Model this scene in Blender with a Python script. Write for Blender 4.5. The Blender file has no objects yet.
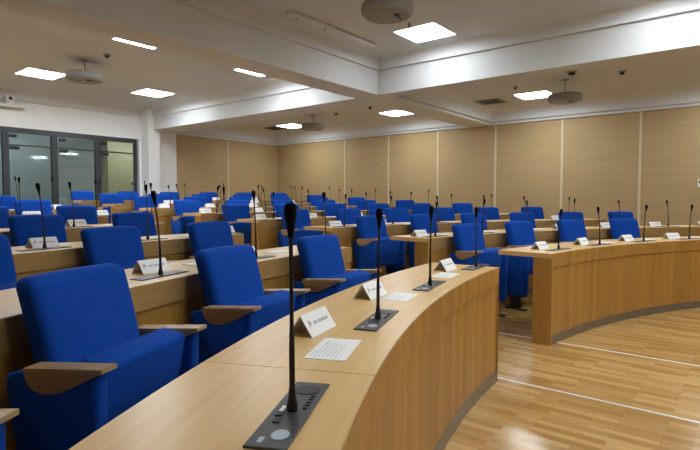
import bpy, bmesh, math, random
from mathutils import Vector, Matrix
random.seed(7)
S = bpy.context.scene
COL = S.collection
R_ = math.radians
sin, cos, pi = math.sin, math.cos, math.pi

# ------------------------------------------------------------------ layout
# x runs towards the right-hand panelled wall, y towards the glazed rear wall
CX, CY = 3.70, -4.97            # centre of the curved rows
RF, PITCH, RISE = 6.30, 1.225, 0.062
NROW = 8
U0, V0 = 11.20, 11.75           # panelled wall, rear wall
UW, VW = -3.80, -8.00           # the two walls behind the camera
ZB = 2.885                       # underside of the beams
ZC, ZL, ZR = 3.45, 3.40, 3.20   # ceiling: coffer, rear bay, right bays
def rf(n): return RF + PITCH * (n - 1)
def fz(n): return RISE * (n - 1)
def polar(r, ph, z=0.0): return Vector((CX + r * sin(ph), CY + r * cos(ph), z))
ROWN = ['', 'front', 'second', 'third', 'fourth', 'fifth', 'sixth', 'seventh', 'rear']
ORD = ['first', 'second', 'third', 'fourth', 'fifth', 'sixth', 'seventh', 'eighth']

# ------------------------------------------------------------------ materials
def new_mat(name):
    m = bpy.data.materials.new(name); m.use_nodes = True
    nt = m.node_tree; b = nt.nodes['Principled BSDF']
    return m, nt, b
def N(nt, t, **kw):
    n = nt.nodes.new(t)
    for k, v in kw.items(): setattr(n, k, v)
    return n
def ramp(nt, stops):
    r = N(nt, 'ShaderNodeValToRGB'); e = r.color_ramp.elements
    while len(e) < len(stops): e.new(0.5)
    for i, (p, c) in enumerate(stops): e[i].position = p; e[i].color = (*c, 1)
    return r
def mapping(nt, src, scale):
    tc = N(nt, 'ShaderNodeTexCoord'); mp = N(nt, 'ShaderNodeMapping')
    mp.inputs['Scale'].default_value = scale
    nt.links.new(tc.outputs[src], mp.inputs['Vector']); return mp
def bump(nt, b, sock, strength, dist=0.002):
    bp = N(nt, 'ShaderNodeBump'); bp.inputs['Strength'].default_value = strength
    bp.inputs['Distance'].default_value = dist
    nt.links.new(sock, bp.inputs['Height']); nt.links.new(bp.outputs['Normal'], b.inputs['Normal'])
def plain(name, c, rough=0.5, metal=0.0, noise=0.06, scale=30, spec=0.5):
    m, nt, b = new_mat(name)
    mp = mapping(nt, 'Object', (scale,) * 3)
    nz = N(nt, 'ShaderNodeTexNoise'); nz.inputs['Scale'].default_value = 1.0
    nt.links.new(mp.outputs[0], nz.inputs['Vector'])
    lo = tuple(x * (1 - noise) for x in c); hi = tuple(min(1, x * (1 + noise)) for x in c)
    r = ramp(nt, [(0.3, lo), (0.7, hi)])
    nt.links.new(nz.outputs['Fac'], r.inputs[0]); nt.links.new(r.outputs[0], b.inputs['Base Color'])
    b.inputs['Roughness'].default_value = rough; b.inputs['Metallic'].default_value = metal
    b.inputs['Specular IOR Level'].default_value = spec
    return m
def fabric(name, c):
    m, nt, b = new_mat(name)
    mp = mapping(nt, 'Object', (260, 260, 260))
    nz = N(nt, 'ShaderNodeTexNoise'); nz.inputs['Scale'].default_value = 1.0; nz.inputs['Detail'].default_value = 3
    nt.links.new(mp.outputs[0], nz.inputs['Vector'])
    mp2 = mapping(nt, 'Object', (5, 5, 5))
    n2 = N(nt, 'ShaderNodeTexNoise'); nt.links.new(mp2.outputs[0], n2.inputs['Vector']); n2.inputs['Scale'].default_value = 1.0
    mx = N(nt, 'ShaderNodeMath', operation='MULTIPLY_ADD'); mx.inputs[1].default_value = 0.5
    nt.links.new(nz.outputs['Fac'], mx.inputs[0])
    ml = N(nt, 'ShaderNodeMath', operation='MULTIPLY'); ml.inputs[1].default_value = 0.5
    nt.links.new(n2.outputs['Fac'], ml.inputs[0]); nt.links.new(ml.outputs[0], mx.inputs[2])
    r = ramp(nt, [(0.25, tuple(x * 0.78 for x in c)), (0.75, tuple(x * 1.2 for x in c))])
    nt.links.new(mx.outputs[0], r.inputs[0]); nt.links.new(r.outputs[0], b.inputs['Base Color'])
    b.inputs['Roughness'].default_value = 0.9
    b.inputs['Specular IOR Level'].default_value = 0.15
    b.inputs['Sheen Weight'].default_value = 0.1
    b.inputs['Sheen Tint'].default_value = (0.15, 0.35, 0.9, 1)
    bump(nt, b, nz.outputs['Fac'], 0.25, 0.001)
    return m
def wood_uv(name, dark, light, along='u', rough=0.35, bands=0.0, spec=0.5):
    """beech veneer; UV is in metres, grain runs along u or v"""
    m, nt, b = new_mat(name)
    sc = (1.6, 38, 1) if along == 'u' else (38, 1.6, 1)
    mp = mapping(nt, 'UV', sc)
    nz = N(nt, 'ShaderNodeTexNoise'); nz.inputs['Scale'].default_value = 1.0
    nz.inputs['Detail'].default_value = 5; nz.inputs['Distortion'].default_value = 0.6
    nt.links.new(mp.outputs[0], nz.inputs['Vector'])
    # veneer leaves: broad strips across the grain, each a slightly different tone
    mp2 = mapping(nt, 'UV', (0.35, 9, 1) if along == 'u' else (11, 0.0, 1))
    n2 = N(nt, 'ShaderNodeTexNoise'); n2.inputs['Scale'].default_value = 1.0; n2.inputs['Detail'].default_value = 1
    nt.links.new(mp2.outputs[0], n2.inputs['Vector'])
    mx = N(nt, 'ShaderNodeMath', operation='MULTIPLY_ADD')
    nt.links.new(nz.outputs['Fac'], mx.inputs[0]); mx.inputs[1].default_value = 0.55
    ml = N(nt, 'ShaderNodeMath', operation='MULTIPLY'); ml.inputs[1].default_value = 0.45
    nt.links.new(n2.outputs['Fac'], ml.inputs[0]); nt.links.new(ml.outputs[0], mx.inputs[2])
    r = ramp(nt, [(0.30, dark), (0.70, light)])
    nt.links.new(mx.outputs[0], r.inputs[0])
    out = r.outputs[0]
    if bands:
        mp3 = mapping(nt, 'UV', (13, 0, 1))
        vo = N(nt, 'ShaderNodeTexVoronoi', voronoi_dimensions='1D')
        sp = N(nt, 'ShaderNodeSeparateXYZ'); nt.links.new(mp3.outputs[0], sp.inputs[0])
        nt.links.new(sp.outputs[0], vo.inputs['W']); vo.inputs['Scale'].default_value = 1.0
        sc_ = N(nt, 'ShaderNodeSeparateColor'); nt.links.new(vo.outputs['Color'], sc_.inputs[0])
        mr = N(nt, 'ShaderNodeMapRange'); mr.inputs[3].default_value = 1 - bands; mr.inputs[4].default_value = 1 + bands
        nt.links.new(sc_.outputs[0], mr.inputs[0])
        mm = N(nt, 'ShaderNodeMix', data_type='RGBA', blend_type='MULTIPLY'); mm.inputs[0].default_value = 1
        nt.links.new(out, mm.inputs[6]); nt.links.new(mr.outputs[0], mm.inputs[7]); out = mm.outputs[2]
    nt.links.new(out, b.inputs['Base Color'])
    b.inputs['Roughness'].default_value = rough; b.inputs['Specular IOR Level'].default_value = spec
    return m
def wood_obj(name, dark, light, sc, rough=0.4):
    m, nt, b = new_mat(name)
    mp = mapping(nt, 'Object', sc)
    nz = N(nt, 'ShaderNodeTexNoise'); nz.inputs['Scale'].default_value = 1.0; nz.inputs['Detail'].default_value = 5
    nt.links.new(mp.outputs[0], nz.inputs['Vector'])
    r = ramp(nt, [(0.3, dark), (0.7, light)])
    nt.links.new(nz.outputs['Fac'], r.inputs[0]); nt.links.new(r.outputs[0], b.inputs['Base Color'])
    b.inputs['Roughness'].default_value = rough
    return m
def parquet(name):
    m, nt, b = new_mat(name)
    tc = N(nt, 'ShaderNodeTexCoord'); sp = N(nt, 'ShaderNodeSeparateXYZ'); cb = N(nt, 'ShaderNodeCombineXYZ')
    nt.links.new(tc.outputs['Object'], sp.inputs[0])
    nt.links.new(sp.outputs[1], cb.inputs[0]); nt.links.new(sp.outputs[0], cb.inputs[1])
    br = N(nt, 'ShaderNodeTexBrick'); nt.links.new(cb.outputs[0], br.inputs['Vector'])
    br.offset = 0.37; br.offset_frequency = 2; br.squash = 1
    br.inputs['Scale'].default_value = 1.0
    br.inputs['Brick Width'].default_value = 0.34; br.inputs['Row Height'].default_value = 0.052
    br.inputs['Mortar Size'].default_value = 0.0007; br.inputs['Bias'].default_value = 0.0
    br.inputs['Color1'].default_value = (0.40, 0.215, 0.06, 1)
    br.inputs['Color2'].default_value = (0.62, 0.39, 0.15, 1)
    br.inputs['Mortar'].default_value = (0.16, 0.08, 0.03, 1)
    mp = N(nt, 'ShaderNodeMapping'); mp.inputs['Scale'].default_value = (3, 60, 1)
    nt.links.new(cb.outputs[0], mp.inputs['Vector'])
    nz = N(nt, 'ShaderNodeTexNoise'); nz.inputs['Scale'].default_value = 1; nz.inputs['Detail'].default_value = 4
    nt.links.new(mp.outputs[0], nz.inputs['Vector'])
    mr = N(nt, 'ShaderNodeMapRange'); mr.inputs[3].default_value = 0.78; mr.inputs[4].default_value = 1.2
    nt.links.new(nz.outputs['Fac'], mr.inputs[0])
    mm = N(nt, 'ShaderNodeMix', data_type='RGBA', blend_type='MULTIPLY'); mm.inputs[0].default_value = 1
    nt.links.new(br.outputs['Color'], mm.inputs[6]); nt.links.new(mr.outputs[0], mm.inputs[7])
    nt.links.new(mm.outputs[2], b.inputs['Base Color'])
    b.inputs['Roughness'].default_value = 0.18
    return m
def wall_panel(name):
    m, nt, b = new_mat(name)
    tc = N(nt, 'ShaderNodeTexCoord'); sp = N(nt, 'ShaderNodeSeparateXYZ'); nt.links.new(tc.outputs['Object'], sp.inputs[0])
    mp = N(nt, 'ShaderNodeMapping'); mp.inputs['Scale'].default_value = (1.2, 1.2, 26)
    nt.links.new(tc.outputs['Object'], mp.inputs['Vector'])
    nz = N(nt, 'ShaderNodeTexNoise'); nz.inputs['Scale'].default_value = 1; nz.inputs['Detail'].default_value = 4
    nt.links.new(mp.outputs[0], nz.inputs['Vector'])
    # fine horizontal grooves of the slotted acoustic board
    sn = N(nt, 'ShaderNodeMath', operation='MULTIPLY'); sn.inputs[1].default_value = 2 * pi / 0.016
    nt.links.new(sp.outputs[2], sn.inputs[0])
    s2 = N(nt, 'ShaderNodeMath', operation='SINE'); nt.links.new(sn.outputs[0], s2.inputs[0])
    r = ramp(nt, [(0.3, (0.43, 0.308, 0.150)), (0.7, (0.475, 0.342, 0.172))])
    nt.links.new(nz.outputs['Fac'], r.inputs[0])
    mr = N(nt, 'ShaderNodeMapRange'); mr.inputs[1].default_value = -1; mr.inputs[3].default_value = 0.9; mr.inputs[4].default_value = 1.04
    nt.links.new(s2.outputs[0], mr.inputs[0])
    mm = N(nt, 'ShaderNodeMix', data_type='RGBA', blend_type='MULTIPLY'); mm.inputs[0].default_value = 1
    nt.links.new(r.outputs[0], mm.inputs[6]); nt.links.new(mr.outputs[0], mm.inputs[7])
    nt.links.new(mm.outputs[2], b.inputs['Base Color'])
    b.inputs['Roughness'].default_value = 0.6; b.inputs['Specular IOR Level'].default_value = 0.3
    return m
def emit(name, c, s):
    m, nt, b = new_mat(name)
    b.inputs['Base Color'].default_value = (0.9, 0.9, 0.9, 1)
    b.inputs['Emission Color'].default_value = (*c, 1); b.inputs['Emission Strength'].default_value = s
    return m
def glass(name):
    m, nt, b = new_mat(name)
    out = nt.nodes['Material Output']; nt.nodes.remove(b)
    tr = N(nt, 'ShaderNodeBsdfTransparent'); tr.inputs[0].default_value = (0.80, 0.87, 0.86, 1)
    gl = N(nt, 'ShaderNodeBsdfGlossy'); gl.inputs['Roughness'].default_value = 0.04
    fr = N(nt, 'ShaderNodeFresnel'); fr.inputs[0].default_value = 1.5
    ad = N(nt, 'ShaderNodeMath', operation='MULTIPLY_ADD'); ad.inputs[1].default_value = 1.3; ad.inputs[2].default_value = 0.03
    nt.links.new(fr.outputs[0], ad.inputs[0])
    mx = N(nt, 'ShaderNodeMixShader'); nt.links.new(ad.outputs[0], mx.inputs[0])
    nt.links.new(tr.outputs[0], mx.inputs[1]); nt.links.new(gl.outputs[0], mx.inputs[2])
    nt.links.new(mx.outputs[0], out.inputs[0])
    return m

M = dict(
    blue=fabric('blue_upholstery', (0.004, 0.062, 0.375)),
    arm=wood_obj('armrest_beech', (0.41, 0.275, 0.14), (0.53, 0.37, 0.20), (14, 2.5, 60)),
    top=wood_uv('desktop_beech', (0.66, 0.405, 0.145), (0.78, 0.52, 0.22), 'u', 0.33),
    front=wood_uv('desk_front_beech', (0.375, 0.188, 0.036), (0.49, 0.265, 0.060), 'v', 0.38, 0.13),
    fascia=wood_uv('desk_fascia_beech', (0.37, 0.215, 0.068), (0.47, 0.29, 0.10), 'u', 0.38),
    kick=plain('kickboard_grey', (0.20, 0.165, 0.12), 0.35, 0.3, 0.15),
    floor=parquet('oak_parquet'),
    panel=wall_panel('tan_acoustic_panel'),
    strip=plain('cream_panel_strip', (0.62, 0.55, 0.40), 0.5),
    white=plain('white_wall_paint', (0.82, 0.825, 0.82), 0.7, 0, 0.02, 3),
    ceil=plain('ceiling_paint', (0.60, 0.62, 0.635), 0.85, 0, 0.02, 3),
    beam=plain('beam_paint', (0.63, 0.645, 0.645), 0.8, 0, 0.02, 3),
    crown=plain('crown_paint', (0.66, 0.67, 0.67), 0.7, 0, 0.02, 3),
    frame=plain('anthracite_frame', (0.035, 0.04, 0.046), 0.4),
    black=plain('black_plastic', (0.008, 0.008, 0.009), 0.45),
    foam=plain('black_foam', (0.006, 0.006, 0.007), 0.95, 0, 0.3, 300, 0.1),
    plate=plain('console_metal', (0.075, 0.075, 0.075), 0.42, 0.5),
    dark=plain('dark_steel', (0.03, 0.03, 0.032), 0.45, 0.4),
    steel=plain('brushed_strip', (0.82, 0.81, 0.78), 0.3, 0.2),
    paper=plain('white_card', (0.90, 0.905, 0.90), 0.6, 0, 0.02),
    faint=plain('pale_print', (0.66, 0.67, 0.68), 0.7),
    ink=plain('grey_print', (0.36, 0.37, 0.40), 0.7),
    screen=plain('pale_screen', (0.35, 0.42, 0.50), 0.3),
    pod=plain('pod_grey', (0.30, 0.31, 0.30), 0.55),
    lens=plain('dark_lens', (0.02, 0.02, 0.025), 0.15),
    lamp=emit('panel_diffuser', (0.88, 0.95, 1.0), 19.0), lamp_dim=emit('coffer_panel_diffuser', (0.88, 0.95, 1.0), 11.0),
    corr_lamp=emit('corridor_tube', (0.95, 0.98, 1.0), 16.0),
    corr=plain('corridor_wall', (0.45, 0.51, 0.52), 0.8),
    corr_y=plain('corridor_cream_wall', (0.58, 0.52, 0.33), 0.8),
    glass=glass('window_glass'),
)

# ------------------------------------------------------------------ mesh helpers
def smooth_by_angle(me, ang=35):
    for p in me.polygons: p.use_smooth = True
    bm = bmesh.new(); bm.from_mesh(me)
    for e in bm.edges:
        if len(e.link_faces) == 2 and e.calc_face_angle(0) > R_(ang): e.smooth = False
        elif len(e.link_faces) != 2: e.smooth = False
    bm.to_mesh(me); bm.free()
def link(name, bm, mat, parent=None, smooth=None):
    me = bpy.data.meshes.new(name); bmesh.ops.recalc_face_normals(bm, faces=bm.faces)
    bm.to_mesh(me); bm.free(); me.materials.append(mat)
    if smooth: smooth_by_angle(me, smooth)
    o = bpy.data.objects.new(name, me); COL.objects.link(o)
    if parent: o.parent = parent
    return o
def tag(o, label=None, cat=None, group=None, kind=None):
    if label: o['label'] = label
    if cat: o['category'] = cat
    if group: o['group'] = group
    if kind: o['kind'] = kind
    return o
def empty(name, loc=(0, 0, 0), rz=0.0, label=None, cat=None, group=None):
    o = bpy.data.objects.new(name, None); COL.objects.link(o)
    o.empty_display_size = 0.1; o.location = loc; o.rotation_euler = (0, 0, rz)
    return tag(o, label, cat, group)
def box(bm, lo, hi, bevel=0, seg=2, mat=None):
    r = bmesh.ops.create_cube(bm, size=1.0); vs = r['verts']
    c = [(a + b) / 2 for a, b in zip(lo, hi)]; d = [b - a for a, b in zip(lo, hi)]
    for v in vs: v.co = Vector((c[0] + v.co.x * d[0], c[1] + v.co.y * d[1], c[2] + v.co.z * d[2]))
    if bevel:
        es = list({e for v in vs for e in v.link_edges})
        r = bmesh.ops.bevel(bm, geom=es, offset=bevel, segments=seg, profile=0.5, affect='EDGES')
        vs = list({v for f in r['faces'] for v in f.verts} | {v for v in vs if v.is_valid})
    if mat is not None: bmesh.ops.transform(bm, matrix=mat, verts=vs)
    return vs
def prism(bm, pts, axis, a, b, bevel=0, seg=2):
    """extrude the 2D outline along an axis: 'x' -> pts are (y,z), 'y' -> (x,z), 'z' -> (x,y)"""
    def co(p, t):
        return {'x': (t, p[0], p[1]), 'y': (p[0], t, p[1]), 'z': (p[0], p[1], t)}[axis]
    A = [bm.verts.new(co(p, a)) for p in pts]; B = [bm.verts.new(co(p, b)) for p in pts]
    n = len(pts); fs = [bm.faces.new(A), bm.faces.new(B[::-1])]
    for i in range(n): fs.append(bm.faces.new((A[i], B[i], B[(i + 1) % n], A[(i + 1) % n])))
    if bevel:
        es = [e for f in fs[:2] for e in f.edges]
        bmesh.ops.bevel(bm, geom=list(set(es)), offset=bevel, segments=seg, profile=0.5, affect='EDGES')
def lathe(bm, prof, seg=24, mat=None, cap=True):
    rings = []
    for r, z in prof:
        ring = [bm.verts.new((r * cos(2 * pi * k / seg), r * sin(2 * pi * k / seg), z)) for k in range(seg)]
        rings.append(ring)
    for a, b in zip(rings, rings[1:]):
        for k in range(seg): bm.faces.new((a[k], a[(k + 1) % seg], b[(k + 1) % seg], b[k]))
    if cap: bm.faces.new(rings[0][::-1]); bm.faces.new(rings[-1])
    if mat is not None: bmesh.ops.transform(bm, matrix=mat, verts=[v for r in rings for v in r])
def tube(bm, pts, rad, seg=8):
    rings = []
    for i, p in enumerate(pts):
        p = Vector(p); t = (Vector(pts[min(i + 1, len(pts) - 1)]) - Vector(pts[max(i - 1, 0)])).normalized()
        s = Vector((1, 0, 0)) if abs(t.x) < 0.9 else Vector((0, 1, 0))
        a = t.cross(s).normalized(); b = t.cross(a)
        rr = rad[i] if isinstance(rad, (list, tuple)) else rad
        rings.append([bm.verts.new(p + (a * cos(2 * pi * k / seg) + b * sin(2 * pi * k / seg)) * rr) for k in range(seg)])
    for a, b in zip(rings, rings[1:]):
        for k in range(seg): bm.faces.new((a[k], a[(k + 1) % seg], b[(k + 1) % seg], b[k]))
    bm.faces.new(rings[0][::-1]); bm.faces.new(rings[-1])
def sweep(bm, sec, ph0, ph1, step=R_(1.0)):
    """sweep an (r,z) section around the room's centre, with UVs in metres"""
    uv = bm.loops.layers.uv.verify()
    n = max(2, int(abs(ph1 - ph0) / step) + 1); m = len(sec)
    vl = [0]
    for i in range(m): 
        a, b = sec[i], sec[(i + 1) % m]; vl.append(vl[-1] + math.hypot(a[0] - b[0], a[1] - b[1]))
    rm = sum(s[0] for s in sec) / m
    rings = []
    for k in range(n + 1):
        ph = ph0 + (ph1 - ph0) * k / n
        rings.append([bm.verts.new(polar(r, ph, z)) for r, z in sec])
    for k in range(n):
        u0, u1 = (ph0 + (ph1 - ph0) * k / n) * rm, (ph0 + (ph1 - ph0) * (k + 1) / n) * rm
        for i in range(m):
            j = (i + 1) % m
            f = bm.faces.new((rings[k][i], rings[k][j], rings[k + 1][j], rings[k + 1][i]))
            for l, c in zip(f.loops, ((u0, vl[i]), (u0, vl[i + 1]), (u1, vl[i + 1]), (u1, vl[i]))): l[uv].uv = c
    for ring, rev in ((rings[0], False), (rings[-1], True)):
        f = bm.faces.new(ring[::-1] if rev else ring)
        for l in f.loops:
            c = l.vert.co; r = math.hypot(c.x - CX, c.y - CY); l[uv].uv = (r, c.z)
def copy_tree(o, parent=None):
    c = o.copy(); COL.objects.link(c)
    if parent: c.parent = parent
    for ch in o.children: copy_tree(ch, c)
    return c
def struct(name, bm, mat, smooth=None): return tag(link(name, bm, mat, None, smooth), kind='structure')

# ------------------------------------------------------------------ the room
bm = bmesh.new(); box(bm, (UW, VW, -0.12), (U0, V0, 0.0)); struct('floor', bm, M['floor'])
# raised tiers: each is a ring of floor one step higher, out to the walls
def ray_room(ph):
    d = (sin(ph), cos(ph)); t = 1e9
    for c, dd, lo, hi in ((CX, d[0], UW, U0), (CY, d[1], VW, V0)):
        if dd > 1e-6: t = min(t, (hi - c) / dd)
        elif dd < -1e-6: t = min(t, (lo - c) / dd)
    return t
corners = [math.atan2(U0 - CX, V0 - CY), math.atan2(UW - CX, V0 - CY)]
for n in range(2, NROW + 1):
    bm = bmesh.new(); phs = sorted([R_(-62 + i * 1.0) for i in range(125)] + corners)
    ri = rf(n) - 0.004
    phs = [p for p in phs if ray_room(p) > ri + 0.02]
    z0, z1 = fz(n - 1) - 0.01, fz(n); prev = None
    for p in phs:
        ro = ray_room(p) - 0.002
        ring = [bm.verts.new(polar(ri, p, z0)), bm.verts.new(polar(ri, p, z1)), bm.verts.new(polar(ro, p, z1)), bm.verts.new(polar(ro, p, z0))]
        if prev:
            for i in range(4): bm.faces.new((prev[i], prev[(i + 1) % 4], ring[(i + 1) % 4], ring[i]))
        else: bm.faces.new(ring)
        prev = ring
    bm.faces.new(prev[::-1])
    struct('floor_tier', bm, M['floor'])
# white inlay strips beside the central aisle
for i, (x, v1) in enumerate(((3.30, 1.50), (4.44, 1.95))):
    bm = bmesh.new(); box(bm, (x - 0.011, VW + 1, 0.0), (x + 0.011, v1, 0.002)); struct('trim_%d' % (i + 1), bm, M['steel'])

# walls behind the camera and the panelled wall on the right
bm = bmesh.new(); box(bm, (UW - 0.15, VW - 0.15, 0), (UW, V0 + 0.15, 3.7)); struct('wall_left', bm, M['white'])
bm = bmesh.new(); box(bm, (UW, VW - 0.15, 0), (U0, VW, 3.7)); struct('wall_front', bm, M['panel'])
bm = bmesh.new(); box(bm, (U0, VW - 0.15, 0), (U0 + 0.15, V0 + 0.15, 3.7)); struct('wall_right', bm, M['panel'])
SV = [10.52, 9.06, 7.59, 6.14, 4.68, 3.23, 1.79, 0.33, -1.13, -2.59]
bm = bmesh.new()
for v in SV[1:]: box(bm, (U0 - 0.012, v - 0.022, 0), (U0, v + 0.022, ZB))
box(bm, (9.28 - 0.022, V0 - 0.012, 0), (9.28 + 0.022, V0, ZB))
struct('trim_3', bm, M['strip'])
# rear wall: panelled part, plain part and pilaster, and the glazed part with its header
G1 = 6.62
bm = bmesh.new(); box(bm, (7.64, V0, 0), (U0, V0 + 0.15, 3.7)); struct('wall_back', bm, M['panel'])
bm = bmesh.new(); box(bm, (G1, V0, 0), (7.64, V0 + 0.15, 3.7)); box(bm, (UW, V0, 2.66), (G1, V0 + 0.15, 3.7))
box(bm, (6.68, V0 - 0.33, 0), (6.98, V0, 3.4)); struct('wall_back.001', bm, M['white'])
# glazed bays of the rear wall
MU = [-2.62, -1.70, -0.78, 0.14, 1.06, 1.98, 2.90, 3.81, 4.72, 5.64, 6.57]
zf = fz(NROW)
for i in range(len(MU) - 1):
    a, b = MU[i], MU[i + 1]; w = 0.055
    bm = bmesh.new()
    box(bm, (a - w, V0 + 0.0, zf), (a + w, V0 + 0.09, 2.66)) if i == 0 else box(bm, (a, V0, zf), (a + w, V0 + 0.09, 2.66))
    box(bm, (b - w, V0, zf), (b, V0 + 0.09, 2.66))
    box(bm, (a + w, V0, 2.56), (b - w, V0 + 0.09, 2.66)); box(bm, (a + w, V0, zf), (b - w, V0 + 0.09, zf + 0.07))
    fr = struct('window_%d' % (i + 1), bm, M['frame'])
    bm = bmesh.new(); box(bm, (a + w, V0 + 0.04, zf + 0.07), (b - w, V0 + 0.05, 2.30)); link('pane', bm, M['glass'], fr)
    bm = bmesh.new(); box(bm, (a + w, V0 + 0.04, 2.32), (b - w, V0 + 0.05, 2.56)); link('top_pane', bm, M['glass'], fr)
    bm = bmesh.new(); box(bm, (a + w, V0 + 0.03, 2.295), (b - w, V0 + 0.06, 2.325)); link('transom', bm, M['frame'], fr)
    bm = bmesh.new(); x = a + w + (0.03 if i % 2 else 0.06)
    box(bm, (x, V0 + 0.015, 2.22), (x + 0.16, V0 + 0.075, 2.285)); link('patch_fitting', bm, M['black'], fr)
    bm = bmesh.new(); box(bm, (x, V0 + 0.015, 2.46), (x + 0.12, V0 + 0.075, 2.52)); link('patch_fitting', bm, M['black'], fr)
bm = bmesh.new(); box(bm, (UW, V0, 0), (G1, V0 + 0.15, zf)); struct('wall_back.002', bm, M['white'])
# corridor beyond the glass
bm = bmesh.new(); box(bm, (UW - 3, V0 + 2.6, 0), (7.0, V0 + 2.75, 3.0)); struct('wall_corridor', bm, M['corr'])
bm = bmesh.new(); box(bm, (7.0, V0 + 2.3, 0), (9.0, V0 + 2.75, 3.0)); box(bm, (9.0, V0 + .15, 0), (9.15, V0 + 2.75, 3.0)); struct('wall_corridor.001', bm, M['corr_y'])
bm = bmesh.new(); box(bm, (UW - 3, V0 + 0.15, zf - 0.1), (9.0, V0 + 2.6, zf)); struct('floor_corridor', bm, M['kick'])
bm = bmesh.new(); box(bm, (UW - 3, V0 + 0.15, 2.95), (9.0, V0 + 2.75, 3.05)); struct('ceiling_corridor', bm, M['ceil'])
for i, x in enumerate((0.4, 4.6, 7.6)):
    bm = bmesh.new(); box(bm, (x - 0.5, V0 + 1.45, 2.91), (x + 0.5, V0 + 1.6, 2.952))
    tag(link('corridor_lamp', bm, M['corr_lamp']), ['slim white corridor lamp far left behind the rear glass', 'slim white corridor lamp seen through the middle of the rear glass', 'slim white corridor lamp behind the glass end next to the white pilaster'][i], 'lamp', 'corridor lamps')

# ceiling slabs
B1, B2 = 4.83, 5.29             # beam across the room
A1, A2, A3 = 6.82, 7.05, 7.38             # beam towards the rear wall
L1, L2 = 0.00, 0.55             # its twin on the left
def slab(name, lo, hi, z):
    bm = bmesh.new(); box(bm, (lo[0], lo[1], z), (hi[0], hi[1], z + 0.1)); return struct(name, bm, M['ceil'])
slab('ceiling', (L2, VW), (A1, B1), ZC)
slab('ceiling.001', (UW, B2), (A1, V0), ZL)
slab('ceiling.002', (A2, VW), (U0, B1), ZR)
slab('ceiling.003', (A3, B2), (U0, V0), ZR)
slab('ceiling.004', (UW, VW), (L1, B1), ZR)
def beam(name, lo, hi):
    bm = bmesh.new(); box(bm, (*lo, ZB), (*hi, 3.7)); return struct(name, bm, M['beam'])
beam('trim_4', (UW, B1), (U0, B2))
beam('trim_5', (A1, VW), (A2, B1)); beam('trim_6', (A1, B2), (A3, V0))
beam('trim_7', (L1, VW), (L2, B1))
# crown mouldings: an (inset, z) section run around a rectangular bay
tn = [8]
def crown(lo, hi, sec, sides='NSEW', mat='crown'):
    bm = bmesh.new()
    x0, y0, x1, y1 = *lo, *hi
    def corner(ix, iy):
        return [((x0 + d) if ix == 0 else (x1 - d), (y0 + d) if iy == 0 else (y1 - d), z) for d, z in sec]
    P = [corner(0, 0), corner(1, 0), corner(1, 1), corner(0, 1)]
    V = [[bm.verts.new(c) for c in p] for p in P]
    for i in range(4):
        a, b = V[i], V[(i + 1) % 4]; n = len(sec)
        for k in range(n):
            bm.faces.new((a[k], b[k], b[(k + 1) % n], a[(k + 1) % n]))
    struct('trim_%d' % tn[0], bm, M[mat]); tn[0] += 1
def cove(z0, z1, reach, lip, n=8):
    """a lip at the bottom, then a concave cove up to the ceiling"""
    s = [(0, z0), (lip, z0), (lip, z0 + 0.03), (lip * 0.45, z0 + 0.034), (lip * 0.45, z0 + 0.055)]
    for k in range(n + 1):
        t = k / n * pi / 2
        s.append((lip * 0.45 + (reach - lip * 0.45) * (1 - cos(t)), z0 + 0.055 + (z1 - z0 - 0.055) * sin(t)))
    s += [(reach, z1 + 0.02), (0, z1 + 0.02)]
    return s
crown((L2, VW), (A1, B1), cove(3.265, ZC, 0.13, 0.045))
crown((UW, B2), (A1, V0), cove(3.19, ZL, 0.24, 0.05))
wallcrown = [(0, ZB), (0.05, ZB), (0.055, ZB + .01), (0.055, ZB + .04), (0.025, ZB + .044), (0.025, ZB + .06), (0.085, ZB + .064), (0.09, ZB + .075), (0.09, ZB + .105), (0.07, ZB + .11), (0.07, ZB + .12)] + \
    [(0.07 + 0.25 * (1 - cos(k / 6 * pi / 2)), ZB + .12 + (ZR - ZB - .12) * sin(k / 6 * pi / 2)) for k in range(1, 7)] + [(0.32, ZR + .02), (0, ZR + .02)]
crown((A3, B2), (U0, V0), wallcrown)
crown((A2, VW), (U0, B1), wallcrown)

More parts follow.
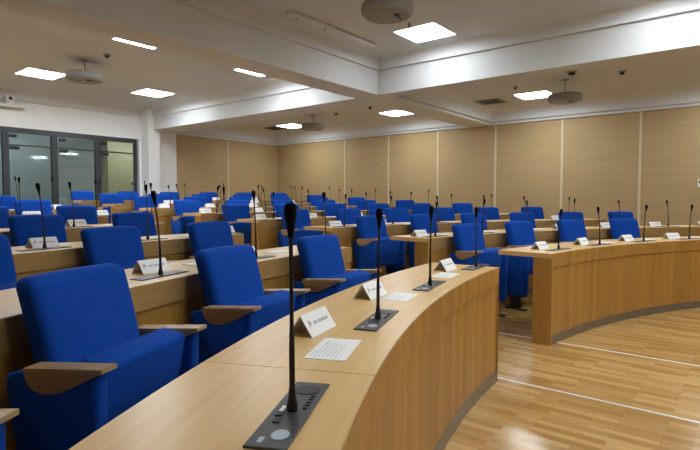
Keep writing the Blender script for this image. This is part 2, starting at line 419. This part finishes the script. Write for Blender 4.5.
# ------------------------------------------------------------------ ceiling lamps and fittings
def lamp_proto(mat):
    t = empty('ceiling_light')
    bm = bmesh.new(); h = 0.315; w = 0.015
    for lo, hi in (((-h, -h), (h, -h + w)), ((-h, h - w), (h, h)), ((-h, -h + w), (-h + w, h - w)), ((h - w, -h + w), (h, h - w))):
        box(bm, (*lo, -0.008), (*hi, 0.0))
    link('frame', bm, M['white'], t)
    bm = bmesh.new(); box(bm, (-h + w, -h + w, -0.006), (h - w, h - w, 0.0)); link('diffuser', bm, M[mat], t)
    return t
LAMPS = [(6.14, 3.58, ZC, 'square white ceiling light panel inside the deep coffer by the beam corner'),
         (3.77, 9.86, ZL, 'square white ceiling light panel left of the hanging round pod, rear left bay'),
         (5.86, 9.82, ZL, 'square white ceiling light panel of the rear left bay nearest the white pilaster'),
         (3.87, 6.66, ZL, 'square ceiling light panel mostly hidden behind the long beam, further left sliver'),
         (5.97, 6.69, ZL, 'square ceiling light panel mostly hidden behind the long beam, sliver nearer beam junction'),
         (9.96, 3.39, ZR, 'square white ceiling light panel beside the round pod in the right bay'),
         (10.03, 6.57, ZR, 'square white ceiling light panel just beyond the beam crossing, far right bay'),
         (10.0, 9.92, ZR, 'square white ceiling light panel in the far corner bay behind a round pod'),
         (6.14, 0.75, ZC, 'ceiling light panel in the coffer, second from beam corner'),
         (6.14, -1.2, ZC, 'ceiling light panel in the coffer, third from beam corner'),
         (1.94, 0.75, ZC, 'added unseen fill light panel in the coffer, left corner'),  # this and the next two: out of view, added to fill the front with light
         (4.04, 0.75, ZC, 'added unseen fill light panel in the coffer above the camera'),
         (4.04, -1.2, ZC, 'added unseen fill light panel in the coffer behind the camera'),
         (9.96, 0.25, ZR, 'ceiling light panel in the right bay nearer the front'),
         (9.96, -2.9, ZR, 'ceiling light panel in the right bay at the front'),
         (1.67, 9.86, ZL, 'ceiling light panel in the rear bay further left'),
         (1.77, 6.66, ZL, 'ceiling light panel behind the beam further left'),
         (1.94, -1.2, ZC, 'added unseen fill light panel in the coffer behind the camera on the left'),  # from here to the coffer front left: unseen panels added as fill light
         (6.14, -3.3, ZC, 'added unseen fill light panel in the coffer front right'),
         (4.04, -3.3, ZC, 'added unseen fill light panel in the coffer front middle'),
         (1.94, -3.3, ZC, 'added unseen fill light panel in the coffer front left'),
         (-1.0, 9.86, ZL, 'ceiling light panel at the left end of the rear bay')]
lp = {}
for i, (x, y, z, lab) in enumerate(LAMPS):
    mk = 'lamp_dim' if z == ZC else 'lamp'
    o = copy_tree(lp[mk]) if mk in lp else lp.setdefault(mk, lamp_proto(mk))
    o.location = (x, y, z - 0.001); tag(o, lab, 'ceiling light', 'square ceiling light panels')

def pod(x, y, zc, zd, label, rz=0):
    t = empty('ceiling_pod', (x, y, zd), rz, label, 'ceiling pod', 'round pods hung from the ceiling')
    bm = bmesh.new(); lathe(bm, [(0.05, 0.062), (0.22, 0.060), (0.258, 0.052), (0.270, 0.036), (0.272, 0.0), (0.270, -0.034), (0.258, -0.054), (0.245, -0.062)], 40); link('housing', bm, M['pod'], t, 40)
    bm = bmesh.new(); lathe(bm, [(0.246, -0.062), (0.235, -0.072), (0.05, -0.074)], 40); link('bottom_plate', bm, M['pod'], t, 40)
    bm = bmesh.new(); box(bm, (-0.04, -0.13, -0.083), (0.03, -0.085, -0.072), 0.004); link('sensor', bm, M['lens'], t)
    for dx in (0.07, 0.11):
        bm = bmesh.new(); lathe(bm, [(0.012, -0.080), (0.012, -0.072)], 12, Matrix.Translation((dx, -0.10, 0))); link('indicator', bm, M['dark'], t)
    bm = bmesh.new(); tube(bm, [(0, 0, 0.07), (0, 0, zc - zd - 0.012)], 0.011, 10); link('rod', bm, M['pod'], t, 40)
    bm = bmesh.new(); lathe(bm, [(0.05, zc - zd - 0.02), (0.055, zc - zd)], 20); link('mount', bm, M['pod'], t, 40)
pod(4.50, 3.07, ZC, 3.175, 'large round grey pod hung from coffer ceiling, nearest at the top', 0.2)
pod(3.83, 8.36, ZL, 3.14, 'round grey pod on thin rod between rear left light panels', 0.1)
pod(9.00, 2.57, ZR, 2.90, 'round grey pod on thin rod in the right bay', -0.3)
pod(9.03, 8.28, ZR, 2.93, 'small far round pod on thin rod near the room corner', 0.5)

def detector(x, y, z, r, label):
    t = empty('smoke_detector', (x, y, z), 0, label, 'smoke detector', 'detectors on the ceiling')
    bm = bmesh.new(); lathe(bm, [(r, 0), (r, -0.018), (r * 0.85, -0.024)], 20); link('base', bm, M['pod'], t, 40)
    bm = bmesh.new(); lathe(bm, [(r * 0.62, -0.024), (r * 0.6, -0.045), (r * 0.35, -0.06), (0.006, -0.062)], 20); link('head', bm, M['dark'], t, 40)
detector(3.89, 7.76, ZL, 0.055, 'small dark smoke detector on rear left bay ceiling above the round pod')
detector(8.50, 2.33, ZR, 0.085, 'wide dark ceiling sensor right bay, close under the beam')
detector(8.96, 1.71, ZR, 0.055, 'small smoke detector on right bay ceiling, furthest right')
detector(8.97, 3.40, ZR, 0.04, 'small smoke detector beside the right bay light panel')
detector(8.98, 6.57, ZR, 0.05, 'tiny dark detector on the far bay ceiling below the beam crossing')
detector(9.16, 7.67, ZR, 0.05, 'tiny dark detector right of the far round pod')
detector(5.68, 3.54, ZC, 0.02, 'tiny sensor on the coffer ceiling left of its light panel')

def vent(x, y, z, sx, sy, label):
    t = empty('ceiling_vent', (x, y, z), 0, label, 'ceiling vent', 'ceiling air vents')
    bm = bmesh.new(); w = 0.03
    for lo, hi in (((-sx, -sy), (sx, -sy + w)), ((-sx, sy - w), (sx, sy)), ((-sx, -sy + w), (-sx + w, sy - w)), ((sx - w, -sy + w), (sx, sy - w))):
        box(bm, (*lo, -0.012), (*hi, 0))
    link('frame', bm, M['pod'], t)
    bm = bmesh.new(); box(bm, (-sx + w, -sy + w, -0.003), (sx - w, sy - w, 0)); link('opening', bm, M['dark'], t)
    bm = bmesh.new(); k = int((2 * sy - 2 * w) / 0.05)
    for i in range(k):
        y0 = -sy + w + 0.02 + i * 0.05; box(bm, (-sx + w, y0, -0.010), (sx - w, y0 + 0.014, -0.004))
    link('louvre', bm, M['plate'], t)
vent(10.04, 4.33, ZR, 0.26, 0.26, 'dark square ceiling vent left of the right bay light panel')
vent(10.0, 10.6, ZR, 0.28, 0.28, 'dark square ceiling vent in the far corner bay')
vent(8.35, 9.60, ZR, 0.12, 0.12, 'little dark vent grille on far bay ceiling above the left panels')

# screen housing on the coffer ceiling
t = empty('projection_screen_case', (5.27, 4.43, ZC), 0, 'long slim white screen housing with rounded ends on the coffer ceiling', 'screen housing')
bm = bmesh.new(); box(bm, (-0.86, -0.05, -0.06), (0.86, 0.05, 0), 0.022, 3); link('case', bm, M['crown'], t, 40)
for dx in (-0.72, -0.2):
    bm = bmesh.new(); lathe(bm, [(0.014, -0.066), (0.014, -0.058)], 12, Matrix.Translation((dx, 0, 0))); link('screw_cap', bm, M['dark'], t)

# pan-tilt camera on a shelf on the rear wall header
t = empty('wall_camera', (3.86, V0, 3.05), 0, 'white pan-tilt video camera on wall shelf above the glass wall', 'camera')
bm = bmesh.new(); box(bm, (-0.22, -0.22, -0.02), (0.26, -0.0, 0.03), 0.006); link('shelf', bm, M['crown'], t)
bm = bmesh.new(); lathe(bm, [(0.075, 0.03), (0.075, 0.07), (0.06, 0.08)], 24, Matrix.Translation((0, -0.12, 0))); link('foot', bm, M['white'], t, 40)
bm = bmesh.new(); box(bm, (-0.085, -0.19, 0.08), (0.085, -0.05, 0.21), 0.04, 4); hd = link('head', bm, M['white'], t, 50)
bm = bmesh.new(); lathe(bm, [(0.032, 0), (0.034, 0.03), (0.026, 0.032)], 20, Matrix.Translation((-0.01, -0.18, 0.145)) @ Matrix.Rotation(R_(90), 4, 'X')); link('lens', bm, M['lens'], hd, 40)
# switch box on the panelled wall
t = empty('wall_thermostat', (U0, 0.80, 1.50), 0, 'small white wall control box with dark display on the right wall', 'thermostat')
bm = bmesh.new(); box(bm, (-0.03, -0.06, -0.07), (0, 0.06, 0.07), 0.005); link('housing', bm, M['white'], t)
bm = bmesh.new(); box(bm, (-0.033, -0.04, 0.0), (-0.029, 0.04, 0.05)); link('display', bm, M['lens'], t)

# ------------------------------------------------------------------ curved desks
DD = 0.48                       # depth of the worktop
def desk(n, ph0, ph1, side, seams):
    """ph0 < ph1; the end next to the aisle is ph1 on the left block and ph0 on the right"""
    R, z = rf(n), fz(n); zt = z + 0.76
    where = 'left' if side < 0 else 'right'
    lab = {1: 'nearest long curved beech desk in the foreground, front row left of the aisle' if side < 0 else 'curved beech desk of the front row, right of the aisle, with slatted front'}.get(
        n, 'curved beech desk of the %s row, %s of the central aisle' % (ROWN[n], where))
    ctr = polar(R + 0.2, (ph0 + ph1) / 2, z)
    t = empty('curved_desk', ctr, 0, lab, 'desk', 'curved desks of the %s block' % where)
    def part(name, secs, mat, a=ph0, b=ph1, smooth=30):
        bm = bmesh.new()
        for s in secs: sweep(bm, s, a, b)
        o = link(name, bm, M[mat], t, smooth)
        o.matrix_parent_inverse = Matrix.Translation(-ctr); return o
    cuts = [ph0] + seams + [ph1]; g = 0.0012 / R
    e = 0.004
    for a, b in zip(cuts, cuts[1:]):
        aa, bb = a + (g if a != ph0 else 0), b - (g if b != ph1 else 0)
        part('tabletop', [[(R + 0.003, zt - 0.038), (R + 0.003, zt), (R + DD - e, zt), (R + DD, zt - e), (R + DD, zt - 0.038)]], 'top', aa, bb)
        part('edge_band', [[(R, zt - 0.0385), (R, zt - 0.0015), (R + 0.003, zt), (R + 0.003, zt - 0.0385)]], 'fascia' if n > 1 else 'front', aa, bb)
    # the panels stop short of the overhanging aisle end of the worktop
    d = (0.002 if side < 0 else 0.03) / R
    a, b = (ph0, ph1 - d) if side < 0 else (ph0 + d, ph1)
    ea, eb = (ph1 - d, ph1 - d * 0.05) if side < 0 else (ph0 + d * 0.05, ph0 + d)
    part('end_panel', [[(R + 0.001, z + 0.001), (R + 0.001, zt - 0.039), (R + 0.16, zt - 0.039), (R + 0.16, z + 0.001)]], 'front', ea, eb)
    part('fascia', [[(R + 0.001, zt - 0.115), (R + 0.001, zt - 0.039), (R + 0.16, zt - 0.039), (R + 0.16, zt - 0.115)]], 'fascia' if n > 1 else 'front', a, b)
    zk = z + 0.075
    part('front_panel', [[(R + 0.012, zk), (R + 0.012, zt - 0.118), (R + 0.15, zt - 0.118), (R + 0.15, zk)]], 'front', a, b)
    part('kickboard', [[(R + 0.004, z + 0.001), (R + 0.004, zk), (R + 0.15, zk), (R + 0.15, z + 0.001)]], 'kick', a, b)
    return t
RC = 1.15
def chair_phi(n, j, side):
    R = rf(n) + RC
    if n == 1 and side < 0: return R_([-8.2, -15.6, -22.75, -29.6][j])
    arc = (1.05 + 0.94 * j) if side < 0 else (1.22 + 0.945 * j)
    return side * arc / R
def endphi(n, u): return math.asin((u - CX) / (rf(n) + 0.1))

for n in range(1, NROW + 1):
    a = {1: -46, 2: -33, 3: -27, 4: -23, 5: -20, 6: -18, 7: -16, 8: -14}[n]
    e0 = endphi(n, {1: 3.22, 2: 3.22, 3: 3.14}.get(n, 3.08)); st = R_(1.75 * 57.3 / rf(n))
    seams = []
    p = R_(-25.0) if n == 1 else e0 - st
    while p > R_(a) + st * 0.3:
        seams.insert(0, p); p -= st
    if n == 1: seams.append(R_(-10.2))
    desk(n, R_(a), e0, -1, seams)
    e1 = endphi(n, 4.31 if n == 1 else 4.42)
    b = R_(46) if n == 1 else (R_(53) if n == 2 else chair_phi(n, 5, 1) + 0.55 / rf(n))
    seams = []; p = e1 + st
    while p < b - st * 0.3: seams.append(p); p += st
    desk(n, e1, b, 1, seams)

# ------------------------------------------------------------------ armchairs
def chair_proto():
    t = empty('armchair')
    # backrest: padded slab, leaning back, a little wider and thinner at the top
    bm = bmesh.new(); box(bm, (-0.21, -0.055, 0), (0.21, 0.055, 0.588), 0.036, 5)
    for axis, cuts in ((0, (-0.14, -0.07, 0.0, 0.07, 0.14)), (2, (0.1, 0.2, 0.3, 0.4, 0.5))):
        for c in cuts:
            pc = [0, 0, 0]; pc[axis] = c; pn = [0, 0, 0]; pn[axis] = 1
            bmesh.ops.bisect_plane(bm, geom=bm.verts[:] + bm.edges[:] + bm.faces[:], plane_co=pc, plane_no=pn)
    for v in bm.verts:
        x, y, z = v.co; q = z / 0.588
        th = (1.10 - 0.25 * q) * (1 - 0.06 * (x / 0.21) ** 2)
        v.co = Vector((x * (0.97 + 0.08 * q), 0.06 + 0.11 * q + y * th - 0.02 * sin(pi * q), 0.368 + z - 0.006 * q * (x / 0.21) ** 2))
    link('backrest', bm, M['blue'], t, 50)
    # tip-up seat, resting half raised
    bm = bmesh.new(); box(bm, (-0.212, -0.325, -0.055), (0.212, 0.0, 0.055), 0.02, 3, Matrix.Translation((0, -0.035, 0.385)) @ Matrix.Rotation(R_(-79), 4, 'X'))
    link('seat', bm, M['blue'], t, 40)
    for s in (-1, 1):
        x0, x1 = s * 0.220, s * 0.280; lo, hi = min(x0, x1), max(x0, x1)
        bm = bmesh.new()
        prism(bm, [(-0.165, 0.686), (-0.150, 0.17), (-0.12, 0.145), (0.07, 0.145), (0.10, 0.17), (0.175, 0.625), (0.17, 0.663), (0.13, 0.672)], 'x', lo, hi, 0.018, 4)
        sp = link('side_panel', bm, M['blue'], t, 40)
        # half-moon timber armrest let into the panel
        ya, yb, za, zb = 0.095, -0.19, 0.692, 0.712
        pts = [(yb, zb), (ya, za)]
        for q, d in ((0.0, 0.012), (0.02, 0.05), (0.06, 0.082), (0.13, 0.105), (0.22, 0.118), (0.34, 0.120), (0.48, 0.108), (0.62, 0.086), (0.76, 0.058), (0.88, 0.034), (0.96, 0.022), (1.0, 0.016)):
            pts.append((ya + (yb - ya) * q, za + (zb - za) * q - 0.63 * d - 0.004))
        bm = bmesh.new(); prism(bm, pts, 'x', lo - 0.004, hi + 0.004, 0.003, 2)
        tag(link('armrest', bm, M['arm'], sp, 40), 'half-moon wooden armrest')
        bm = bmesh.new(); xm = (lo + hi) / 2
        box(bm, (xm - 0.022, -0.06, 0.012), (xm + 0.022, 0.05, 0.16), 0.004); box(bm, (xm - 0.035, -0.14, 0.0), (xm + 0.035, 0.11, 0.014), 0.003)
        link('foot', bm, M['dark'], t)
    return t
CH = chair_proto(); ch_used = [False]
def place_chair(n, ph, label, group, dr=0.0, yaw=0.0):
    o = CH if not ch_used[0] else copy_tree(CH); ch_used[0] = True
    o.location = polar(rf(n) + 0.965 + dr, ph, fz(n) + 0.0005); o.rotation_euler = (0, 0, -ph + yaw)
    tag(o, label, 'chair', group)
NL = {1: 4, 2: 4, 3: 3, 4: 3, 5: 2, 6: 2, 7: 1, 8: 1}
NR = {1: 4, 2: 6, 3: 6, 4: 6, 5: 6, 6: 6, 7: 6, 8: 6}
rr = random.Random(3)
for n in range(1, NROW + 1):
    for side, num in ((-1, NL[n]), (1, NR[n])):
        wh = 'left' if side < 0 else 'right'
        for j in range(num):
            lab = 'blue tip-up armchair, %s from the central aisle, %s row, %s block' % (ORD[j], ROWN[n], wh)
            if n == 1 and side < 0:
                lab = ['blue tip-up armchair of the front left desk nearest the central aisle', 'blue tip-up armchair behind the front left desk, middle of the three whole ones',
                       'large nearest blue tip-up armchair at left behind the foreground desk', 'blue armchair cut off at the lower left corner, only its armrest showing'][j]
            place_chair(n, chair_phi(n, j, side), lab, 'blue armchairs of the %s block' % wh, (0.02 if n == 1 and side < 0 and j >= 2 else 0) + rr.uniform(-0.008, 0.004), (0.02 if n == 1 and side < 0 and j >= 2 else 0) + rr.uniform(-0.02, 0.02))

# ------------------------------------------------------------------ microphone consoles
def mic_proto(h, lean, detail):
    t = empty('microphone_console')
    # local x runs along the desk, y away from the centre of the room
    bm = bmesh.new(); box(bm, (-0.165, -0.041, 0), (0.165, 0.041, 0.005), 0.0015, 1); pl = link('console_plate', bm, M['plate'], t)
    if detail:
        bm = bmesh.new(); lathe(bm, [(0.030, 0.005), (0.030, 0.0062), (0.027, 0.0066)], 28, Matrix.Translation((0.115, 0.0, 0))); link('speaker_grille', bm, M['black'], t)
        for k in range(5):
            bm = bmesh.new(); x = 0.01 + k * 0.016; box(bm, (x, -0.028, 0.005), (x + 0.010, -0.018, 0.008), 0.001, 1); link('button', bm, M['black'], t)
        for x, y in ((-0.035, 0.020), (-0.065, 0.016)):
            bm = bmesh.new(); box(bm, (x, y - 0.010, 0.005), (x + 0.022, y + 0.006, 0.0075), 0.001, 1); link('selector_key', bm, M['black'], t)
        bm = bmesh.new(); box(bm, (-0.012, 0.018, 0.005), (0.018, 0.026, 0.006)); link('label_strip', bm, M['paper'], t)
        bm = bmesh.new(); lathe(bm, [(0.017, 0.005), (0.017, 0.0058)], 24, Matrix.Translation((-0.112, -0.012, 0)) @ Matrix.Scale(1.25, 4, (1, 0, 0))); link('emblem', bm, M['screen'], t)
        bm = bmesh.new(); box(bm, (-0.148, 0.012, 0.005), (-0.126, 0.022, 0.0057)); link('emblem_text', bm, M['screen'], t)
    lx, ly = lean; sg = 12 if detail else 8
    bm = bmesh.new(); lathe(bm, [(0.012, 0.005), (0.012, 0.018), (0.009, 0.03), (0.007, 0.05), (0.006, 0.055)], sg + 4)
    link('microphone_socket', bm, M['black'], t, 40)
    pts = []; 
    for k in range(9):
        q = k / 8; pts.append((lx * q * q, ly * q * q, 0.05 + (h - 0.05 - 0.055) * q))
    rad = [0.0062, 0.0062, 0.0062, 0.0048, 0.0042, 0.0042, 0.0042, 0.0042, 0.0050]
    bm = bmesh.new(); tube(bm, pts, rad, sg); gn = link('gooseneck', bm, M['black'], t, 60)
    p = Vector(pts[-1]); dr = (p - Vector(pts[-2])).normalized(); q = Vector((0, 0, 1)).rotation_difference(dr).to_matrix().to_4x4()
    bm = bmesh.new(); lathe(bm, [(0.005, -0.012), (0.0075, 0.004), (0.0095, 0.018), (0.0122, 0.030), (0.0130, 0.042), (0.0122, 0.052), (0.009, 0.058), (0.002, 0.060)], sg + 4, Matrix.Translation(p) @ q)
    link('microphone_head', bm, M['foam'], gn, 60)
    return t
MP = [mic_proto(0.43, (-0.004, 0.0), True), mic_proto(0.405, (0.012, 0.0), True), mic_proto(0.39, (0.03, 0.012), True),
      mic_proto(0.385, (0.006, -0.012), False), mic_proto(0.37, (-0.022, 0.006), False), mic_proto(0.395, (0.018, 0.012), False), mic_proto(0.36, (-0.012, -0.02), False), mic_proto(0.435, (0.004, 0.015), False), mic_proto(0.42, (-0.02, 0.01), False)]
mp_used = [False] * len(MP)
def place_mic(n, ph, k, label, group, rr_=0.125):
    o = MP[k] if not mp_used[k] else copy_tree(MP[k]); mp_used[k] = True
    o.location = polar(rf(n) + rr_, ph, fz(n) + 0.76); o.rotation_euler = (0, 0, -ph)
    tag(o, label, 'microphone', group)

# ------------------------------------------------------------------ name cards and papers
def card_proto(w=0.178, h=0.066, b=0.045):
    t = empty('name_card')
    pts = [(-b, 0.0), (-0.001, h), (0.001, h), (b, 0.0), (b - 0.003, 0.0), (0.0, h - 0.003), (-b + 0.003, 0.0)]
    bm = bmesh.new(); prism(bm, pts, 'x', -w / 2, w / 2); link('tent_card', bm, M['paper'], t)
    # printed name and crest on both sloping faces (illegible small type)
    rg = random.Random(5)
    for s, nm in ((-1, 'front_print'), (1, 'back_print')):
        bm = bmesh.new()
        def q(x0, x1, t0, t1):
            vs = []
            for x, tt in ((x0, t0), (x1, t0), (x1, t1), (x0, t1)):
                y = b * (1 - tt) + 0.0008; vs.append(bm.verts.new((x * (1 if s < 0 else -1), s * y, h * tt + 0.0008)))
            bm.faces.new(vs)
        x = -0.035
        while x < 0.065:
            wd = rg.uniform(0.004, 0.008); q(x, x + wd, 0.46, 0.46 + rg.uniform(0.10, 0.15)); x += wd + (0.002 if rg.random() < 0.8 else 0.007)
        for dx, t0, t1 in ((-0.072, 0.42, 0.50), (-0.069, 0.52, 0.66), (-0.063, 0.46, 0.72), (-0.056, 0.52, 0.62)): q(dx, dx + 0.005, t0, t1)
        link(nm, bm, M['ink'], t)
    return t
CP = card_proto(); cp_used = [False]
def place_card(n, r, ph, label, group, yaw=0.0):
    o = CP if not cp_used[0] else copy_tree(CP); cp_used[0] = True
    o.location = polar(rf(n) + r, ph, fz(n) + 0.7602); o.rotation_euler = (0, 0, -ph + yaw); tag(o, label, 'name card', group)
def paper(n, r, ph, w, d, label, group, yaw=0.0, printed=True, th=0.0012):
    t = empty('paper_sheet', polar(rf(n) + r, ph, fz(n) + 0.7602), -ph + yaw, label, 'paper', group)
    bm = bmesh.new(); box(bm, (-w / 2, -d / 2, 0), (w / 2, d / 2, th)); link('sheet', bm, M['paper'], t)
    if printed:
        bm = bmesh.new(); rg = random.Random(int(abs(ph) * 1000))
        for k in range(7):
            y = d * (0.38 - 0.10 * k); x = -w * 0.42; e = w * rg.uniform(-0.15, 0.4)
            vs = [bm.verts.new(c) for c in ((x, y, th + .0003), (e, y, th + .0003), (e, y + 0.004, th + .0003), (x, y + 0.004, th + .0003))]; bm.faces.new(vs)
        vs = [bm.verts.new(c) for c in ((w * .20, -d * .5, th + .0003), (w * .205, -d * .5, th + .0003), (w * .205, d * .5, th + .0003), (w * .20, d * .5, th + .0003))]; bm.faces.new(vs)
        link('printed_lines', bm, M['faint'], t)

# front left desk, laid out one by one
for k, (ph, kk, lab) in enumerate(((-27.35, 0, 'nearest black gooseneck microphone on console plate, foreground desk'), (-19.75, 1, 'second nearest black gooseneck microphone on the foreground desk'),
                         (-12.5, 1, 'third nearest black gooseneck microphone on the foreground desk'), (-5.05, 2, 'black gooseneck microphone at the aisle end of the foreground desk'))):
    place_mic(1, R_(ph), kk, lab, 'microphones on the front left desk', 0.132 if k == 0 else 0.128)
place_card(1, 0.30, R_(-21.6), 'white tent name card nearest to camera on the foreground desk', 'name cards on the front left desk', -0.12)
place_card(1, 0.30, R_(-15.9), 'white tent name card between second and third foreground microphones', 'name cards on the front left desk', -0.1)
place_card(1, 0.255, R_(-6.9), 'white tent name card at the aisle end of the foreground desk', 'name cards on the front left desk', 0.0)
paper(1, 0.164, R_(-23.25), 0.215, 0.12, 'printed paper sheet beside the nearest microphone on the foreground desk', 'printed sheets on the foreground desk', 0.03)
paper(1, 0.17, R_(-15.6), 0.20, 0.12, 'printed paper sheet between second and third foreground microphones', 'printed sheets on the foreground desk', -0.02)
paper(1, 0.17, R_(-9.0), 0.20, 0.12, 'printed paper sheet before the aisle-end name card, foreground desk', 'printed sheets on the foreground desk', 0.0)

rr = random.Random(11)
for n in range(1, NROW + 1):
    for side, num in ((-1, NL[n]), (1, NR[n])):
        if n == 1 and side < 0: continue
        wh = 'left' if side < 0 else 'right'
        cnt = num + (1 if (side > 0 and n == 2) else 0)
        for j in range(cnt):
            ph = chair_phi(n, j, side) + (0.26 if side < 0 else -0.05) / rf(n)
            if n == 1: ph = R_([9.1, 16.0, 23.1, 30.0][j])
            k = rr.choice((3, 4, 5, 6)) if side > 0 else rr.choice((7, 8))
            if n == 2 and side < 0 and j == 3: continue
            place_mic(n, ph, k, 'black gooseneck microphone, %s from the aisle, %s row desk, %s block' % (ORD[j], ROWN[n], wh), 'microphones of the %s block' % wh)
            skip = rr.random() < (0.0 if n <= 2 else 0.15)
            off = (-0.09 if side > 0 else (0.05 if n == 2 else 0.12)) + rr.uniform(-0.05, 0.05)
            if not skip and not (n == 2 and side < 0 and j == 3):
                place_card(n, 0.25 + rr.uniform(-0.02, 0.03), ph + off / rf(n), 'white tent name card, %s from the aisle, %s row desk, %s block' % (ORD[j], ROWN[n], wh), 'name cards of the %s block' % wh, rr.uniform(-0.12, 0.12))
            pp = ph + (off + 0.37) / rf(n)
            if rr.random() < 0.75 and (side > 0 or pp * rf(n) < -0.80):
                paper(n, 0.235 + rr.uniform(0, 0.02), ph + (off + 0.37) / rf(n), 0.20, 0.13, 'white paper sheet by the %s microphone from the aisle, %s row desk, %s block' % (ORD[j], ROWN[n], wh), 'paper sheets on the %s block' % wh, rr.uniform(-0.15, 0.15), False, 0.004)

# ------------------------------------------------------------------ camera and output
w = bpy.data.worlds.new('World'); S.world = w; w.use_nodes = True
w.node_tree.nodes['Background'].inputs[0].default_value = (0.5, 0.5, 0.5, 1); w.node_tree.nodes['Background'].inputs[1].default_value = 0.0
cam = bpy.data.cameras.new('Camera'); co = bpy.data.objects.new('Camera', cam); COL.objects.link(co)
cam.sensor_fit = 'HORIZONTAL'; cam.sensor_width = 36.0; cam.lens = 514 / 700 * 36.0
cam.clip_start = 0.02
co.location = (0, 0, 1.2)
co.rotation_euler = (R_(90) - math.atan(25 / 514), 0, R_(38.4 - 90))
S.camera = co
S.view_settings.view_transform = 'Standard'; S.view_settings.look = 'None'
S.view_settings.exposure = 0.95; S.view_settings.gamma = 1.0; S.view_settings.use_curve_mapping = False
